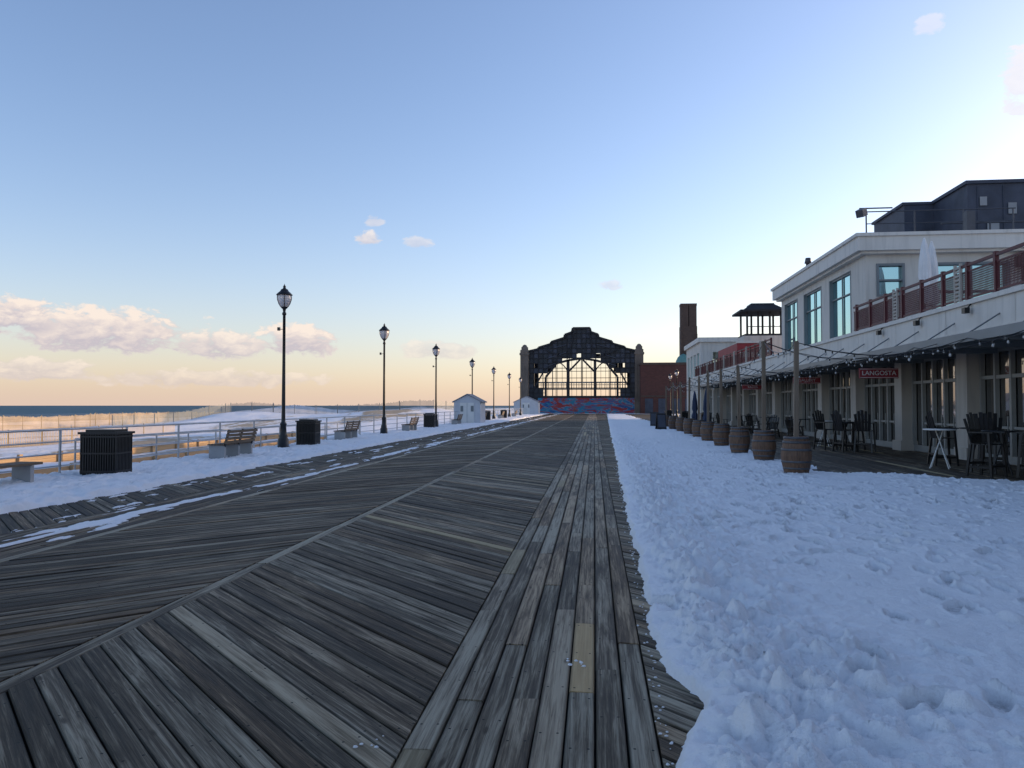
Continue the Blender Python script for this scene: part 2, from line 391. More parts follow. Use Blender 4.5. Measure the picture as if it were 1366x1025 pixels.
hole=(fbm(X*1.6,Y*4.5,4,41)>.40+.05*fbm(X*.5,Y*.5,2,43))&(bank<.6)&(Y>9)&(d2<6)&(d2>0)
Z=np.where(hole,Z-.07,Z)
D=np.clip(D*.7+.5*sst(.03,.004,H)*(bank<.8),0,1)
gridmesh('snow_cover',X,Y,Z,M_snowd,keep=Z>-.028,dirt=D)
m=MB()
def crumb(x,y,z,r):
    n=6; ph=random.random()*6; vs=[(x,y,z+r*random.uniform(.8,1.2))]
    for rr,zz in ((.75,.6),(1.0,.1),(.8,-.15)):
        for i in range(n):
            t=2*math.pi*i/n+ph; q=r*rr*random.uniform(.75,1.25); vs.append((x+q*math.cos(t)*1.25,y+q*math.sin(t),z+r*zz))
    fs=[(0,1+i,1+(i+1)%n) for i in range(n)]
    for k in range(2): fs+=[(1+k*n+i,1+(k+1)*n+i,1+(k+1)*n+(i+1)%n,1+k*n+(i+1)%n) for i in range(n)]
    m.add(vs,fs,0,True)
for i in range(170):
    y=2.3+random.random()**1.4*18; crumb(.31+.014*y-abs(random.gauss(0,.035)),y,.002,random.uniform(.003,.009))
for cx,cy,k in ((-.12,4.75,12),(-1.05,3.55,6)):
    for i in range(k): crumb(cx+random.gauss(0,.04),cy+random.gauss(0,.04),.003,random.uniform(.003,.012))
obj('snow_crumbs',m.mesh('snow_crumbs',[M_snow]))
# snow on the left
ys=5.5*1.006**np.arange(0,560); ys=np.concatenate([np.linspace(-3,5.45,60),ys]); ys=ys[ys<YE]
xs=np.linspace(-12.05,-6.2,300); X=np.repeat(xs[None,:],len(ys),0); Y=np.repeat(ys[:,None],300,1)
dl=-8.6-X+.16*fbm(X*0+1,Y*.35,3,50)+.13*fbm(X*2,Y*2,3,51)+.05*fbm(X*8,Y*8,3,58)
H=.085+.04*fbm(X*.8,Y*.8,3,52)+.13*(1-np.abs(fbm(X*2.4,Y*2.4,4,53))-.72)+.010*fbm(X*14,Y*14,2,54)
marks=[]
for k in range(16): trail(random.uniform(-11,-9.2),random.uniform(3,60),1.57+random.gauss(0,.06),28)
for i in range(650): marks.append((random.uniform(-11.5,-8.8),5+random.random()**1.5*60,random.random()*3,.14,.07,random.uniform(.03,.07),0))
D=np.zeros_like(H); apply_marks(X,Y,H,marks,D)
Z=-.03+(np.maximum(H,.01)+.03)*sst(-.02,.16,dl)
band=np.exp(-((X+6.62)/.20)**4)
st=fbm(X*7,Y*.55,4,60)+.5*fbm(X*3,Y*3,3,62)
th=.42-.58*band+.10*sst(16,40,Y)
thin=(st-th)
Zt=np.where((X>-8.4)&(thin>0),.002+.016*sst(0,.25,thin),-.03)
Z=np.maximum(Z,Zt)
gridmesh('snow_bank',X,Y,Z,M_snowd,keep=Z>-.025,dirt=D*.5)
# ---------------------------------------------------------------- land, beach and sea
def plane(name,x0,x1,y0,y1,z,mat):
    m=MB(); m.add([(x0,y0,z),(x1,y0,z),(x1,y1,z),(x0,y1,z)],[(0,1,2,3)]); return obj(name,m.mesh(name,[mat]))
plane('ground',-12.1,7000,-3000,9000,-.5,snowmat('snowy_ground',(.6,.6,.6)))
plane('sea',-9000,-100,-6000,12000,-2.0,M_sea)
xs=np.concatenate([np.linspace(-190,-60,110),np.linspace(-59.5,-12.1,190)]); ys=np.concatenate([np.linspace(-60,160,420),np.linspace(162,900,120)])
X,Y=np.meshgrid(xs,ys)
Z=-.95-1.25*sst(30,150,-X)-.6*sst(150,190,-X)+.16*fbm(X*.25,Y*.12,4,70)+.05*fbm(X*2,Y*2,3,71)
dune=(2.3*np.exp(-((X+29)/13)**2)+2.0*np.exp(-((X+50)/9)**2))*np.exp(-((Y-118)/26)**2)*(1+.35*fbm(X*.12,Y*.1,3,73))
Z=Z+dune+.8*sst(-70,-20,X)*sst(150,200,Y)
gridmesh('beach',X,Y,Z,M_beach)
def bz(x,y):
    i=np.searchsorted(xs,x);j=np.searchsorted(ys,y); return float(Z[min(j,len(ys)-1),min(i,len(xs)-1)])
def dfence(name,pts,h=1.15,sp=.14,mat=M_fence,post=3):
    m=MB()
    for (a,b_) in zip(pts[:-1],pts[1:]):
        L=math.dist(a,b_); n=int(L/sp)
        for i in range(n):
            t=i/n;x=a[0]+(b_[0]-a[0])*t;y=a[1]+(b_[1]-a[1])*t;z=bz(x,y)
            hh=h+random.uniform(-.08,.08)
            dx=(b_[0]-a[0])/L*.035;dy=(b_[1]-a[1])/L*.035
            m.add([(x-dx,y-dy,z-.1),(x+dx,y+dy,z-.1),(x+dx,y+dy,z+hh),(x-dx,y-dy,z+hh)],[(0,1,2,3)])
        for i in range(int(L/post)+1):
            t=min(1,i*post/L);x=a[0]+(b_[0]-a[0])*t;y=a[1]+(b_[1]-a[1])*t; m.cyl((x,y,bz(x,y)-.2),(x,y,bz(x,y)+h+.15),.05,n=6)
    return obj(name,m.mesh(name,[mat]))
dfence('dune_fence',[(-60,26),(-63,90),(-66,150)],1.5,.10)
dfence('dune_fence',[(-34,24),(-36,62)],.9,.15)
dfence('dune_fence',[(-52,104),(-40,106),(-24,112),(-18,124)],1.2,.16,M_frame)
dfence('dune_fence',[(-58,86),(-52,104)],1.2,.16,M_frame)
m=MB()
for x,y0,y1,z0,z1 in ((-17.5,14,48,-1.0,-.42),(-24,10,60,-1.1,-.55)):
    for k in range(3):
        h=(z1-z0)/3; m.box(x,x+.08,y0,y1,z0+k*h+.008,z0+(k+1)*h)
    y=y0
    while y<y1: m.box(x+.08,x+.2,y,y+.2,z0,z1+.1); y+=2.4
obj('timber_bulkhead',m.mesh('timber_bulkhead',[M_tim]))
# ---------------------------------------------------------------- railing
def railing(name,x,y0,y1,z,h=1.07,sp=2.4,nr=4):
    m=MB();y=y0
    while y<=y1+.01:
        m.cyl((x,y,z-.1),(x,y,z+h),.028,n=8); m.box(x-.07,x+.07,y-.07,y+.07,z+.0,z+.09); y+=sp
    for k in range(nr):
        zz=z+h-(k*h/nr if k else 0); m.cyl((x,y0,zz),(x,y1,zz),.026 if k==0 else .017,n=8)
    return obj(name,m.mesh(name,[M_galv]))
railing('pipe_railing',-11.75,1.2,145,0)
railing('pipe_railing',-14.6,20,46,-.35,1.0,2.0,3)
m=MB(); m.box(-14.75,-12.2,20,46,-.55,-.35); m.box(-14.75,-12.6,14,20,-.75,-.5); obj('beach_ramp',m.mesh('beach_ramp',[M_slat]))
# ---------------------------------------------------------------- street lamp
m=MB()
m.lathe([(0,0),(.24,0),(.24,.08),(.20,.10),(.19,.35),(.15,.42),(.16,.48),(.12,.55),(.10,.85),(.12,.88),(.12,.92),(.075,.98),(.07,1.1),(.055,3.2),(.05,4.85),(.075,4.88),(.075,4.94),(.045,4.98),(.06,5.08),(.11,5.12),(.13,5.16)],n=16)
m.lathe([(.12,5.16),(.19,5.28),(.235,5.42),(.245,5.52),(.22,5.60)],n=16,m=1)
m.lathe([(.225,5.585),(.285,5.585),(.29,5.61),(.22,5.68),(.15,5.74),(.12,5.80),(.06,5.83),(.045,5.88),(.055,5.91),(.02,5.95),(0,6.02)],n=16)
for i in range(4):
    a=i*math.pi/2+.4; pr=[(.13,5.16),(.20,5.28),(.245,5.42),(.255,5.52),(.235,5.60)]
    for p,q in zip(pr[:-1],pr[1:]): m.cyl((p[0]*math.cos(a),p[0]*math.sin(a),p[1]),(q[0]*math.cos(a),q[0]*math.sin(a),q[1]),.011,n=5)
m.cyl((0,0,4.35),(-.2,0,4.35),.012,n=5); m.box(-.24,-.16,-.05,.05,4.3,4.42)
lampme=m.mesh('street_lamp',[M_black,M_lant])
for y in (26.4,39.6,53,69.1,84.2,99.9,115): obj('street_lamp',lampme,(-11.2,y,0.02))
for y,x in ((104,10.2),(92,9.8)): obj('street_lamp',lampme,(x,y,0),rz=3.14)
# ---------------------------------------------------------------- bins
def binmesh(w,dp,h):
    m=MB(); n=int(w/.055)
    m.box(-w/2+.03,w/2-.03,-dp/2+.03,dp/2-.03,.06,h-.08)
    for sx in (-1,1):
        for i in range(int(dp/.055)+1):
            y=-dp/2+i*dp/int(dp/.055); m.box(sx*w/2-.012,sx*w/2+.012,y-.014,y+.014,.05,h-.03)
    for sy in (-1,1):
        for i in range(n+1):
            x=-w/2+i*w/n; m.box(x-.014,x+.014,sy*dp/2-.012,sy*dp/2+.012,.05,h-.03)
    for z in (.09,h*.5,h-.12):
        m.box(-w/2-.016,w/2+.016,-dp/2-.016,dp/2+.016,z,z+.035)
    m.box(-w/2-.05,w/2+.05,-dp/2-.05,dp/2+.05,h-.05,h+.0)
    m.box(-w/2+.06,w/2-.06,-dp/2+.06,dp/2-.06,h,h+.05)
    for sx in(-1,1):
        for sy in (-1,1): m.box(sx*(w/2-.05)-.03,sx*(w/2-.05)+.03,sy*(dp/2-.05)-.03,sy*(dp/2-.05)+.03,0,.06)
    return m.mesh('trash_receptacle',[M_black])
big=binmesh(.78,.62,.97); sml=binmesh(.70,.62,.97)
obj('trash_receptacle',big,(-10.75,15.75,.05),.06)
for x,y in ((-10.95,28.2),(-11.2,51),(-11.1,78),(-11.0,92),(8.6,60),(8.4,72),(8.2,86)): obj('trash_receptacle',sml,(x,y,.05),.05)
# ---------------------------------------------------------------- benches
def bench():
    m=MB()
    for y in (-.85,.85,0):
        m.box(-.25,.22,y-.045,y+.045,.0,.40,1)
        m.obox((.19,y,.35),(.34,y,.86),.06,.05,2)
    for i in range(5): m.box(-.27+i*.1,-.19+i*.1,-.95,.95,.41,.45)
    for i in range(4):
        z=.50+i*.10; x=.21+(z-.35)*.29; m.obox((x,-.95,z),(x,.95,z),.035,.08,0)
    return m.mesh('park_bench',[M_slat,M_conc,M_black])
bme=bench()
for x,y in ((-10.75,21.6),(-11.15,33.3),(-11.0,44.5),(-11.0,60),(-11.0,74),(-11.0,89),(-11.0,104)): obj('park_bench',bme,(x,y,.04))
m=MB()
for y in (-.7,.7): m.box(-.2,.2,y-.05,y+.05,0,.36,1)
for i in range(5): m.box(-.25+i*.1,-.17+i*.1,-.95,.95,.37,.42)
obj('backless_bench',m.mesh('backless_bench',[M_slat,M_conc]),(-11.25,13.2,.05))
# ---------------------------------------------------------------- sheds
def shed(name,x,y,w,dp,h,rh,rz=0):
    e=empty(name,(x,y,0.0)); e.rotation_euler=(0,0,rz)
    m=MB(); m.prism([(-w/2,0),(w/2,0),(w/2,h),(0,h+rh),(-w/2,h)],-dp/2,dp/2)
    z=.15
    while z<h-.1: m.box(-w/2-.012,w/2+.012,-dp/2-.012,dp/2+.012,z,z+.02); z+=.18
    obj('walls',m.mesh('walls',[M_shed]),parent=e)
    m=MB()
    for s in(-1,1):
        m.add([(s*(w/2+.15),-dp/2-.12,h-.10),(0,-dp/2-.12,h+rh+.03),(0,dp/2+.12,h+rh+.03),(s*(w/2+.15),dp/2+.12,h-.10),
               (s*(w/2+.15),-dp/2-.12,h-.02),(0,-dp/2-.12,h+rh+.11),(0,dp/2+.12,h+rh+.11),(s*(w/2+.15),dp/2+.12,h-.02)],
              [(0,1,2,3),(4,5,6,7),(0,1,5,4),(2,3,7,6),(0,3,7,4)])
    obj('roof',m.mesh('roof',[M_roofs]),parent=e)
    m=MB(); m.box(-.62,.62,-dp/2-.03,-dp/2-.014,.1,h-.12); m.box(-.01,.01,-dp/2-.045,-dp/2-.03,.1,h-.12,1)
    for s in (-1,1): m.box(s*.45-.12,s*.45+.12,-dp/2-.05,-dp/2-.031,h*.55,h*.8,1)
    obj('door',m.mesh('door',[M_cream,M_frame]),parent=e)
shed('storage_shed',-10.9,66,2.3,3,1.95,.55); shed('storage_shed',-11.6,131,4.2,4,2.2,.9)
# ---------------------------------------------------------------- casino shell
def casino():
    CX,CY=-2.5,150; e=empty('casino_arcade_building',(CX,CY,0))
    out=[(0,16.9),(1.7,16.9),(1.9,16.1),(3.3,15.6),(3.4,15.0),(6,14.2),(6.1,13.8),(8.5,13.1),(8.6,12.8),(10.4,12.4)]
    def top(x):
        x=abs(x)
        for (a,za),(b_,zb) in zip(out[:-1],out[1:]):
            if a<=x<=b_: return za+(zb-za)*(x-a)/(b_-a)
        return 12.4
    def arch(x):
        x=abs(x)
        if x>7.1:return 0
        if x<2.6:return 10.9
        if x<5: return 10.5-.25*(x-2.6)
        return 9.6-1.15*(x-5)
    m=MB(); mp=MB(); p=.95; D=14
    n=int(10.4/p)
    for yy,mul in ((0,1),(D,1.12)):
        for i in range(-n,n+1):
            x=i*p; th=.16 if i%3==0 else .07
            if yy>0 and i%3: continue
            m.box(x-th/2,x+th/2,yy-.1-.001*(i%2),yy+.1,3.1 if yy==0 else 0,top(x)-.1)
        for j in range(0,15):
            z=3.1+j*.98
            if z>16.5:break
            xm_=10.4
            while xm_>0 and top(xm_)<z: xm_-=.05
            if yy>0 and j%3: continue
            if yy==0 and j%2==1:
                for s in(-1,1):
                    xx=7.1
                    while xx>0 and arch(xx)<z: xx-=.1
                    if xx<xm_: m.box(min(s*xx,s*xm_),max(s*xx,s*xm_),yy-.07,yy+.07,z-.05,z+.05)
            else: m.box(-xm_,xm_,yy-.08,yy+.08,z-.06,z+.06)
        for i in range(-n-1,n+1):
            xa,xb=i*p,(i+1)*p; xa=max(-10.4,xa); xb=min(10.4,xb); xc=(xa+xb)/2
            ta,tb=top(xa),top(xb); zt=min(ta,tb)
            za=max(arch(xa),arch(xb))*mul if abs(xc)<7.2*mul else 0
            if yy>0 and abs(xc)<8.2: za=max(za,8)
            z=3.1 if yy==0 else 0
            while z<zt-.01:
                z2=z+.98; last=z2>=zt-.3
                if z>=za-.3 and not(abs(xc)>7.2 and abs(xc)<9.4 and 4.6<z<8.0):
                    if last or random.random()<.965: mp.add([(xa+.01,yy+.13,z),(xb-.01,yy+.13,z),(xb-.01,yy+.13,tb-.05 if last else z2),(xa+.01,yy+.13,ta-.05 if last else z2)],[(0,1,2,3)],0 if random.random()<.6 else 1)
                z=z2
                if last: break
    pts=[(x*.1,arch(x*.1)) for x in (0,26,49,60,70.5)]+[(7.05,3.1)]
    for s in(-1,1):
        q=[(s*a,b_) for a,b_ in pts]
        for a,b_ in zip(q[:-1],q[1:]): m.obox((a[0],-.15,a[1]),(b_[0],-.15,b_[1]),.3,.42)
        m.box(s*2.6-.2,s*2.6+.2,-.3,.3,3.1,10.6)
        for k in range(6):
            t0=k/6*math.pi/2;t1=(k+1)/6*math.pi/2
            m.obox((s*(2.6+3.2*(1-math.cos(t0))),-.1,7.4+3*math.sin(t0)),(s*(2.6+3.2*(1-math.cos(t1))),-.1,7.4+3*math.sin(t1)),.14,.2)
        m.obox((s*2.6,-.12,8.2),(s*.2,-.12,10.7),.14,.35); m.obox((s*9.9,-.12,4),(s*7.1,-.12,9),.14,.3)
        m.obox((s*7.2,-.14,12.6),(s*2.6,-.14,10.9),.14,.25,2); m.obox((s*2.6,-.14,10.9),(s*1.5,-.14,16),.14,.25,2)
    m.box(-10.3,10.3,-.2,.2,3.1,3.5)
    for j in (9,10.5,12):
        for s in (-1,1): m.obox((s*3.0,-.18,j+1.6),(s*6.8,-.18,j+.4) if j<12 else (s*5.5,-.18,j+1.0),.06,.12,1)
    full=[(-a,b_) for a,b_ in out[::-1]]+[(a,b_) for a,b_ in out[1:]]
    for a,b_ in zip(full[:-1],full[1:]):
        m.obox((a[0],-.1,a[1]),(b_[0],-.1,b_[1]),.5,.35)
        mp.add([(a[0],.2,a[1]),(b_[0],.2,b_[1]),(b_[0],D-.2,b_[1]),(a[0],D-.2,a[1])],[(0,1,2,3)])
    for s in(-1,1): mp.box(s*10.9-.3,s*10.9+.3,1.6,D+3,0,12.3)
    for y in (4.6,9.3):
        for s in(-1,1):
            m.obox((s*10.2,y,11.6),(0,y,15.2),.3,.3)
            m.obox((s*10.2,y,0),(s*10.2,y,12),.3,.3)
    obj('steel_frame',m.mesh('steel_frame',[M_steel,M_slate,M_steel]),parent=e); obj('glazing_and_roof',mp.mesh('glazing_and_roof',[M_dkpanel,M_slate]),parent=e)
    m=MB()
    for z in (4.7,6.0): m.box(-8.8,7.8+1,.25,.45,z,z+.28)
    for i in range(-17,18): m.box(i*.5-.05,i*.5+.05,.3,.4,4.98,6.0)
    obj('white_balcony',m.mesh('white_balcony',[M_stone]),parent=e)
    m=MB()
    for s in(-1,1):
        x=s*11.25; m.box(x-.8,x+.8,-.9,1.4,0,12.6); m.box(x-.92,x+.92,-1.02,1.5,2.6,3.1); m.box(x-.95,x+.95,-1.05,1.55,11.6,12.0)
        m.box(x-.6,x+.6,-.7,1.2,12.6,13.2); m.lathe([(.75,13.2),(.45,13.6),(0,13.75)],(x,.25),4,sm=False,rot=math.pi/4)
        for k in (-.45,0,.45): m.box(x+k-.07,x+k+.07,-.98,-.9,3.3,11.4)
    obj('stone_pylons',m.mesh('stone_pylons',[mk('stained_stone',(.17,.135,.11),.85,0,.3,.5,.2)]),parent=e)
    m=MB(); m.box(-8.6,10.3,-.5,-.25,0,3.08); m.box(-10.3,-8.6,.3,.5,0,3.08,1)  # second box: solid dark panel, its colour stands in for a shaded opening
    obj('mural_wall',m.mesh('mural_wall',[M_mural,M_dkpanel]),parent=e)
casino()
e=empty('brick_casino_annex',(13,146,0)); m=MB(); m.box(-4.2,9,0,16,0,9.3); obj('walls',m.mesh('walls',[M_brick]),parent=e)
m=MB(); m.box(-4.35,9.1,-.15,16.1,9.3,9.75); m.box(-4.3,9.1,-.1,0-.002,3.2,3.5); obj('coping',m.mesh('coping',[M_brick2]),parent=e)
m=MB()
for k in range(5):
    x=-3.4+k*2.5; m.box(x,x+1.5,-.06,-.003,.1,2.9)
obj('windows',m.mesh('windows',[M_slate]),parent=e)
e=empty('power_house_tower',(24.3,200,0)); m=MB()
for s in(-1,1): m.box(s*1.05-.95,s*1.05+.95,-1.5,1.5,22,27.8); m.box(s*1.05-1.02,s*1.05+1.02,-1.6,1.6,27.3,27.9)
m.box(-2.1,2.1,-1.6,1.6,0,22.002)
for s in(-1,1): m.box(s*1.9-.25,s*1.9+.25,-1.8,-1.6,0,20)
obj('shaft',m.mesh('shaft',[M_brick2]),parent=e)
m=MB(); m.box(-4,4,-2,3,0,12); obj('base',m.mesh('base',[M_brick2]),parent=e)
m=MB(); m.lathe([(2.0,12),(1.9,13),(1.4,14.0),(.7,14.6),(0,14.9)],(-1.5,-2),16); obj('copper_dome',m.mesh('copper_dome',[mk('verdigris',(.12,.26,.24),.6)]),parent=e)
# ---------------------------------------------------------------- pavilion building
PX=11.2; XE=10.0
pav=empty('seafront_pavilion',(0,0,0))
cols=[23.8+4.75*k for k in range(-16,12)]
mc=MB();mw=MB();mg=MB();mf=MB();mt=MB();mfs=MB()
for y in cols:
    mc.box(PX-.35,PX+.25,y-.32,y+.32,0,3.55); mc.box(PX-.42,PX+.25,y-.39,y+.39,0,.35); mc.box(PX-.40,PX+.25,y-.37,y+.37,3.25,3.55)
for a,b_ in zip(cols[:-1],cols[1:]):
    y0,y1=a+.32,b_-.32
    n=5; w=(y1-y0)/n
    for i in range(n):   # every pane sits at a very slightly different angle
        t0,t1=random.uniform(-.006,.006),random.uniform(-.006,.006); ya_,yb_=y0+i*w,y0+(i+1)*w
        mg.add([(PX+.14+t0,ya_,.1),(PX+.14+t1,yb_,.1),(PX+.14+t1,yb_,2.4),(PX+.14+t0,ya_,2.4)],[(3,2,1,0)])
        mg.add([(PX+.14-t0,ya_,2.4),(PX+.14,yb_,2.4),(PX+.14,yb_,3.2),(PX+.14+t1,ya_,3.2)],[(3,2,1,0)])
    mfs.box(PX+.02,PX+.12,y0,y1,0,.22); mfs.box(PX+.02,PX+.12,y0,y1,2.35,2.45); mfs.box(PX+.02,PX+.12,y0,y1,3.1,3.25); mfs.box(PX+.0,PX+.10,y0,y1,3.26,3.6)
    for i in range(n+1):
        yy=min(max(y0+i*w,y0+.04),y1-.04); mfs.box(PX+.0,PX+.118,yy-.045,yy+.045,.22,3.1)
    for i in (1,2,3):
        yy=y0+i*w; mfs.box(PX-.03,PX-.001,yy+.1,yy+.13,.9,1.3); mfs.box(PX+.04,PX+.117,yy+.045,yy+w-.045,.95,1.02); mfs.box(PX+.03,PX+.116,yy+.045,yy+.12,.22,2.35)
yA,yB=cols[0],78
mt.box(XE,XE+20,yA,yB,3.6,4.30); mt.box(XE-.08,XE+20.01,yA-.01,yB+.01,4.30,4.42); mt.box(XE-.05,XE+19.9,yA-.02,yB+.02,3.5,3.598)
y=yA+3
while y<yB: mt.box(XE-.012,XE-.001,y,y+.02,3.62,4.28); y+=3.6
mw.box(PX+.3,30,yA,90,0,3.49)
BX=10.6; FY=30.9
def wall_x(mbw,x,y0,y1,z0,z1,holes,t=.3):
    ys_=y0
    for (a,b_,c,d_) in sorted(holes):
        mbw.box(x,x+t,ys_,a,z0,z1); mbw.box(x,x+t,a,b_,z0,c); mbw.box(x,x+t,a,b_,d_,z1); ys_=b_
    mbw.box(x,x+t,ys_,y1,z0,z1)
def wall_y(mbw,y,x0,x1,z0,z1,holes,t=.3):
    xs_=x0
    for (a,b_,c,d_) in sorted(holes):
        mbw.box(xs_,a,y,y+t,z0,z1); mbw.box(a,b_,y,y+t,z0,c); mbw.box(a,b_,y,y+t,d_,z1); xs_=b_
    mbw.box(xs_,x1,y,y+t,z0,z1)
hx=[(32.6,35.5,4.55,7.2),(36.7,39.7,4.55,7.2),(40.9,43.6,4.55,7.2)]
wall_x(mw,BX,FY+.3,44.3,4.42,7.6,hx)
hy=[(11.0,12.05,5.85,7.15),(13.1,15.9,4.9,7.15),(16.7,18.7,4.6,7.1),(20,24,4.6,7.1)]
wall_y(mw,FY,BX,30,4.42,7.6,hy)
mw.box(BX+.3,30,44.1,44.29,4.42,7.6)
MB2=MB()
for a,b_,c,d_ in hx:
    MB2.box(BX+.15,BX+.19,a,b_,c,d_)
    for f0,f1 in ((a,a+.08),(b_-.08,b_)): mf.box(BX-.02,BX+.145,f0,f1,c,d_)
    for f0,f1 in ((c,c+.08),(d_-.08,d_),(d_-.93,d_-.88)): mf.box(BX+.08,BX+.14,a+.08,b_-.08,f0,f1)
    k=(b_-a)/2
    mf.box(BX+.09,BX+.135,a+k-.035,a+k+.035,c+.08,d_-.08)
    mt.box(BX-.12,BX-.021,a-.15,b_+.15,c-.14,c)
for a,b_,c,d_ in hy:
    MB2.box(a,b_,FY+.15,FY+.19,c,d_)
    for f0,f1 in ((a,a+.09),(b_-.09,b_)): mf.box(f0,f1,FY-.05,FY+.14,c,d_)
    for f0,f1 in ((c,c+.09),(d_-.09,d_),((c+d_)/2-.03,(c+d_)/2+.03)): mf.box(a+.09,b_-.09,FY-.04,FY+.14,f0,f1)
    if b_-a>1.5: mf.box((a+b_)/2-.04,(a+b_)/2+.04,FY-.035,FY+.135,c+.09,d_-.09)
mt.box(10.17,30.6,30.43,44.6,7.6,8.14); mt.box(10.09,30.7,30.35,44.7,8.14,8.27); mt.box(10.35,30.5,30.6,44.45,7.5,7.6)
mr=MB(); mr.box(10.4,30.3,30.6,44.4,8.27,8.3)
ms=MB(); ms.box(16.8,30,36,39.4,8.3,11.6); ms.box(15.4,30,39.4,43.5,8.3,11.58)
ms.box(16.7,30.1,35.9,39.39,11.6,11.75); ms.box(15.3,30.1,39.35,43.6,11.585,11.72)
for k in range(12): ms.box(17.2+k*1.1,17.24+k*1.1,35.96,35.999,8.4,11.5)
mpan=MB()
for (x,z,w,h) in ((17.6,9.2,.5,.7),(18.5,10.2,.35,.5),(19.4,9.0,.7,.9),(20.8,9.8,.4,.6),(22,9,.6,.8),(17.3,10.6,.3,.4),(19.9,10.6,.4,.4)): mpan.box(x,x+w,35.93,35.955,z,z+h)
for k in range(4): mpan.box(15.37,15.398,39.7+k*.9,40.1+k*.9,9.3,10.2)
mp=MB()
def pr(a,b_,r=.03): mp.cyl(a,b_,r,n=6)
for x in np.arange(11.2,17,1.9): pr((x,32.5,8.3),(x,32.5,9.6))
pr((11.2,32.5,9.6),(17,32.5,9.6),.025);pr((11.2,32.5,9.1),(17,32.5,9.1),.02)
pr((10.9,32.4,9.72),(12.2,32.4,9.72)); mp.obox((10.8,32.1,9.42),(11.05,32.35,9.57),.3,.3); pr((10.95,32.3,9.5),(10.95,32.3,9.7))
for x in (17,19.5,22): pr((x,34.5,8.3),(x,34.5,9.5),.04)
pr((15,34.5,9.5),(24,34.5,9.5),.04); pr((15,34.5,9.0),(24,34.5,9.0))
mp.lathe([(.12,8.24),(.12,9.6),(.2,9.6),(.14,9.9),(0,9.9)],(12.0,44),10)
mp.box(14.3,14.6,30.7,31.0,8.27,9.1)
mp2=MB(); mp2.cyl((16.3,30.75,4.4),(16.3,30.75,7.5),.05); mp2.box(16.05,16.55,30.4,30.8,6.9,7.3)
mcan=MB()
mcan.box(8.9,PX-.1,yA,66,3.18,3.24); mcan.box(8.82,8.9,yA,66,3.12,3.34)
for y in np.arange(yA+1,66,2.37): mcan.box(8.9,PX-.1,y-.04,y+.04,3.04,3.18); mcan.cyl((9.1,y,3.3),(10.02,y,3.9),.02,n=5)
for y in np.arange(12,30,3.1): mp2.box(XE-.22,XE-.09,y-.09,y+.09,4.05,4.2); mp2.cyl((XE-.1,y,4.2),(XE+.05,y,4.4),.02,n=5)
for nme,bb,mm in (('columns',mc,M_stone),('walls',mw,M_white),('storefront_glazing',mg,M_sglass),('storefront_frames',mfs,M_sframe),('upper_windows',MB2,M_glass),('window_frames',mf,M_frame),('cornice_and_terrace_edge',mt,M_trim),('roof',mr,M_conc),('penthouse',ms,M_slate),('penthouse_panels',mpan,M_conc),('roof_rails',mp,M_dpipe),('drainpipes_and_lamps',mp2,M_black),('canopy',mcan,M_frame)):
    obj(nme,bb.mesh(nme,[mm]),parent=pav)
def terrace_rail(y0,y1,dense=True):
    m=MB(); x=10.12
    m.box(x-.04,x+.04,y0,y1,5.38,5.45); m.box(x-.025,x+.025,y0,y1,4.50,4.55); m.box(x-.02,x+.02,y0,y1,5.22,5.26)
    y=y0
    while y<=y1:
        m.box(x-.05,x+.05,y-.05,y+.05,4.42,5.5); y+=1.46
    y=y0; st=.06 if dense else .12
    while y<y1: m.box(x-.006,x+.006,y,y+st*.3,4.55,5.22); y+=st
    z=4.62
    while z<5.2: m.box(x+.007,x+.013,y0,y1,z,z+.018); z+=.06
    y=y1-4.4*.95
    while y>y0:
        for s in (-1,1): m.box(x-.07,x+.0,y+s*.16-.03,y+s*.16+.03,4.42,5.52,1)
        zz=4.5
        while zz<5.45: m.box(x-.06,x-.055,y-.13,y+.13,zz,zz+.06,1); zz+=.11
        y-=4.4
    return obj('terrace_railing',m.mesh('terrace_railing',[M_red,M_stone]))
terrace_rail(-6,30.8); terrace_rail(44.8,78,False)
def umb():
    m=MB(); m.cyl((0,0,0),(0,0,3.05),.03,n=8,m=1); m.lathe([(0,.0),(.3,.0),(.3,.07),(.05,.1)],n=12,m=1)
    n=24;prof=[(.10,.75),(.19,.9),(.20,1.2),(.12,1.5),(.17,1.75),(.15,2.3),(.09,2.8),(.02,3.1)];vs=[]
    for r,z in prof:
        for i in range(n):
            t=2*math.pi*i/n; rr=r*(1+.28*math.cos(6*t+z)); vs.append((rr*math.cos(t),rr*math.sin(t),z))
    m.add(vs,[(j*n+i,j*n+(i+1)%n,(j+1)*n+(i+1)%n,(j+1)*n+i) for j in range(len(prof)-1) for i in range(n)],0,True)
    return m
ume=umb().mesh('closed_patio_umbrella',[M_canvas,M_frame])
for x,y,z in ((11.6,28,4.42),(12.1,28.6,4.42)): obj('closed_patio_umbrella',ume,(x,y,z))
mu=umb().mesh('closed_patio_umbrella',[mk('navy_canvas',(.03,.045,.09),.8),M_frame])
for x,y in ((7.2,50),(7.5,58)): obj('closed_patio_umbrella',mu,(x,y,-.4))
e=empty('white_terrace_building',(10.7,78.3,0)); m=MB()
wall_x(m,0,0,11.5,0,8.0,[(1,2.6,4.6,7),(3.6,5.2,4.6,7),(6.2,7.8,4.6,7),(8.8,10.4,4.6,7)])
wall_y(m,-.3,0,14,0,8.0,[(1.2,3,4.9,7),(4,5.8,4.9,7)]); m.box(.3,14,11.2,11.5,0,8); m.box(.3,14,0,11.2,7.8,7.9)
obj('walls',m.mesh('walls',[M_white]),parent=e)
